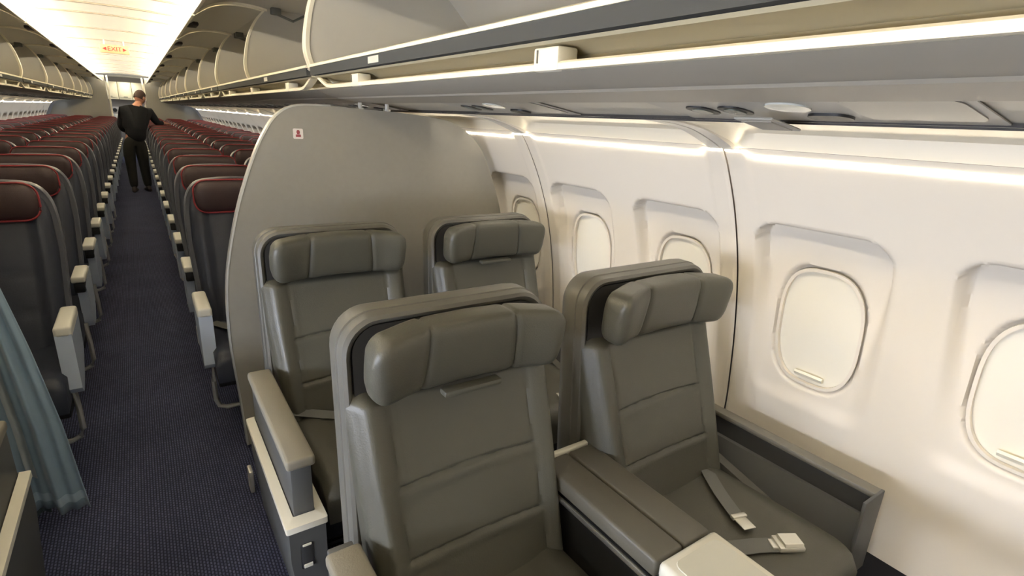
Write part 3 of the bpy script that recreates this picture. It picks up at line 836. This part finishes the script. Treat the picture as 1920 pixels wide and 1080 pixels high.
for s, side in ((1, 'right'), (-1, 'left')):
    for k, ry in enumerate(ROWY):
        if ry+.6 > Y1: continue
        root = empty('triple_seat', (0, ry, 0))
        cap, pan, und, bar, mid, leg, sp = SM[(s, k == 0)]
        for xc in EX:
            b = link('backrest', EB, root, (s*xc, 0, 0))
            link('back_shell', ESH, b)
            h = link('headrest', EH, b)
            link('piping', EP, b)
            if k < 6: link('cushion', EC, root, (s*xc, 0, 0))
        link('armrest', cap, root); link('end_panel', pan, root)
        if k: link('armrest_underside', und, root)
        if k < 8:
            link('baggage_bar', bar, root); link('seat_pan', sp, root)
            for x in (.755, 1.265): link('armrest', mid, root, (s*x, 0, 0))
            for x in (.45, 1.5): link('leg', leg, root, (s*x, 0, 0))
        if k == 0:
            for j, xc in enumerate(EX[:1]):
                bb = belt(root, [(s*xc-.20, .30, .46), (s*xc-.12, .16, .462), (s*xc-.02, .08, .456), (s*xc+.08, .05, .452)], .045)
                bk = link('buckle', BUCKM, bb, (s*xc+.11*s, .06, .452)); bk.rotation_euler = (0, 0, 1.3)
        w_ = 'front' if k == 0 else ORD[k]
        tag(root, 'navy leather triple seat with red piped headrests, %s row on the %s of the aisle' % (w_, side), 'seat row', 'economy triple seats')

# ------------------------------------------------------------------ the man in the aisle
MANY = 11.8
man = empty('person', (.04, MANY, 0))
SKIN = mat('skin', (196, 142, 118), .55); HAIR = mat('hair', (70, 50, 42), .7); SWEAT = mat('sweater', (22, 23, 25), .85, bump=(300, .3))
TROU = mat('trousers', (40, 40, 34), .85, bump=(300, .3)); SHOE = mat('shoe', (40, 24, 20), .5); MASK = mat('face_mask', (224, 216, 222), .8)
def skin_obj(name, V, E_, R, m, parent, root=0, sub=2):
    me = bpy.data.meshes.new(name); me.from_pydata(V, E_, []); me.materials.append(m)
    o = link(name, me, parent)
    md = o.modifiers.new('skin', 'SKIN'); md.use_smooth_shade = True
    sl = me.skin_vertices[0].data
    for i, r in enumerate(R): sl[i].radius = r if isinstance(r, tuple) else (r, r); sl[i].use_root = (i == root)
    sb = o.modifiers.new('sub', 'SUBSURF'); sb.levels = sub; sb.render_levels = sub
    return o
hip = (.03, 0, .93); chest = (.075, .04, 1.28); shc = (.105, .06, 1.42); nk = (.135, .10, 1.50); hd0 = (.165, .13, 1.57)
LS, RS = (-.075, .05, 1.40), (.285, .08, 1.39)
LE, RE = (-.165, .10, 1.14), (.39, .15, 1.19)
LW, RW = (-.12, .27, 1.03), (.49, .24, 1.205)
LH, RH = (-.09, .03, .90), (.085, .01, .90)
LK, RK = (-.10, .05, .50), (.09, .08, .50)
LA, RA = (-.10, -.02, .09), (.11, .05, .09)
# bare body: one continuous figure
Vb = [hip, chest, shc, nk, hd0, LS, LE, LW, RS, RE, RW, LH, LK, LA, RH, RK, RA]
Eb = [(0, 1), (1, 2), (2, 3), (3, 4), (2, 5), (5, 6), (6, 7), (2, 8), (8, 9), (9, 10), (0, 11), (11, 12), (12, 13), (0, 14), (14, 15), (15, 16)]
Rb = [(.09, .07), (.12, .08), (.10, .07), .052, .055, .05, .036, .026, .05, .036, .026, .055, .045, .035, .055, .045, .035]
# hands: palm and five fingers growing from each wrist
def hand(wi, dirv, side_, upv):
    d = Vector(dirv).normalized(); sd = Vector(side_).normalized(); u = Vector(upv).normalized(); w0 = Vector(Vb[wi])
    palm = len(Vb); Vb.append(tuple(w0+d*.06)); Rb.append((.026, .018)); Eb.append((wi, palm))
    for j, (o, ln) in enumerate(((-.030, .062), (-.010, .075), (.010, .070), (.030, .055))):
        a = len(Vb); Vb.append(tuple(w0+d*.10+sd*o)); Rb.append(.009); Eb.append((palm, a))
        Vb.append(tuple(w0+d*(.10+ln*.5)+sd*o*1.15-u*.008)); Rb.append(.008); Eb.append((a, a+1))
        Vb.append(tuple(w0+d*(.10+ln*.85)+sd*o*1.2-u*.03)); Rb.append(.007); Eb.append((a+1, a+2))
    a = len(Vb); Vb.append(tuple(w0+d*.055-sd*.045)); Rb.append(.010); Eb.append((palm, a))
    Vb.append(tuple(w0+d*.095-sd*.060-u*.01)); Rb.append(.008); Eb.append((a, a+1))
hand(10, (.55, .75, -.12), (.8, -.55, 0), (0, 0, 1))
hand(7, (.7, .6, -.3), (-.6, .8, 0), (0, 0, 1))
skin_obj('body', Vb, Eb, Rb, SKIN, man)
# head
def head_mesh():
    bm = bmesh.new(); bmesh.ops.create_uvsphere(bm, u_segments=28, v_segments=20, radius=1)
    for v in bm.verts:
        x, y, z = v.co
        X, Yy, Z = x*.075, y*.097, z*.118
        if z < 0: X *= 1+.28*z; Yy = Yy*(1+.12*z)+(.012*-z if y > 0 else 0)
        if y > .2:
            fz = z
            Yy += .020*math.exp(-((x/.16)**2+((fz+.08)/.16)**2))          # nose
            Yy -= .008*math.exp(-(((abs(x)-.38)/.14)**2+((fz-.06)/.10)**2)) # eye sockets
            Yy += .005*math.exp(-((x/.3)**2+((fz+.45)/.07)**2))           # lips
        v.co = (X, Yy, Z)
    for s in (-1, 1):
        r = bmesh.ops.create_icosphere(bm, subdivisions=2, radius=1)
        for v in r['verts']: v.co = Vector((s*.076+v.co.x*.010, v.co.y*.020-.005, v.co.z*.032-.005))
    me = bpy.data.meshes.new('head'); bm.to_mesh(me); bm.free(); me.materials.append(SKIN)
    me.polygons.foreach_set('use_smooth', [True]*len(me.polygons)); return me
hd = link('head', head_mesh(), man, (.18, .15, 1.625)); hd.rotation_euler = (-.38, .10, -.75)
def hair_mesh():
    bm = bmesh.new(); bmesh.ops.create_uvsphere(bm, u_segments=28, v_segments=18, radius=1)
    for v in bm.verts:
        x, y, z = v.co; v.co = (x*.082, y*.104-.004, z*.124+.004)
    kill = [v for v in bm.verts if (v.co.y > .045 and v.co.z < .065) or v.co.z < -.045-.3*max(0, -v.co.y)*0 or (v.co.y > .0 and v.co.z < .01)]
    bmesh.ops.delete(bm, geom=kill, context='VERTS')
    me = bpy.data.meshes.new('hair'); bm.to_mesh(me); bm.free(); me.materials.append(HAIR)
    me.polygons.foreach_set('use_smooth', [True]*len(me.polygons)); return me
hr = link('hair', hair_mesh(), hd); sm = hr.modifiers.new('thick', 'SOLIDIFY'); sm.thickness = .012
mk = MB(); R = []
for i in range(9):
    t = -1.2+2.4*i/8; R.append([(.080*math.sin(t), .118*math.cos(t)*.98+.004, z) for z in (-.005, -.035, -.065, -.09)])
mk.grid(R).build('face_mask', MASK, hd)
for s in (-1, 1): MB().tube([(s*.030, .088, .008), (s*.030, .093, .008)], .009, 8).build('eye', BLACK, hd)
# clothes
Vs = [(.03, 0, .84), (.045, .02, 1.06), chest, shc, (.128, .092, 1.478), LS, LE, tuple(Vector(LW)*.9+Vector(LE)*.1), RS, RE, tuple(Vector(RW)*.9+Vector(RE)*.1)]
Es = [(0, 1), (1, 2), (2, 3), (3, 4), (3, 5), (5, 6), (6, 7), (3, 8), (8, 9), (9, 10)]
Rs = [(.20, .14), (.20, .14), (.215, .145), (.165, .115), (.062, .062), (.085, .085), .062, .042, (.085, .085), .062, .042]
skin_obj('sweater', Vs, Es, Rs, SWEAT, man, 2)
Vt = [(.03, 0, 1.02), (.03, 0, .88), LH, LK, (-.10, 0, .06), RH, RK, (.11, .06, .06), (-.095, .0, .70), (.09, .03, .70)]
Et = [(0, 1), (1, 2), (2, 8), (8, 3), (3, 4), (1, 5), (5, 9), (9, 6), (6, 7)]
Rt = [(.165, .12), (.165, .125), .115, .085, .066, .115, .085, .066, .105, .105]
skin_obj('trousers', Vt, Et, Rt, TROU, man, 1)
for (x, y, z), a in ((LA, .1), (RA, -.2)):
    sh = MB(); rings = []
    for t, w_, h_ in ((-.09, .030, .05), (-.06, .040, .10), (0, .042, .11), (.07, .045, .075), (.14, .046, .055), (.19, .032, .04), (.20, .012, .02)):
        rings.append([(w_*math.cos(q), t, max(0, h_/2+h_/2*math.sin(q)*1.0)) for q in [2*PI*k/12 for k in range(12)]])
    o = sh.loft(rings).build('shoe', SHOE, man); o.location = (x, y, 0); o.rotation_euler = (0, 0, -a)
tag(man, 'person in black sweater and dark trousers standing in the aisle, back turned', 'person')
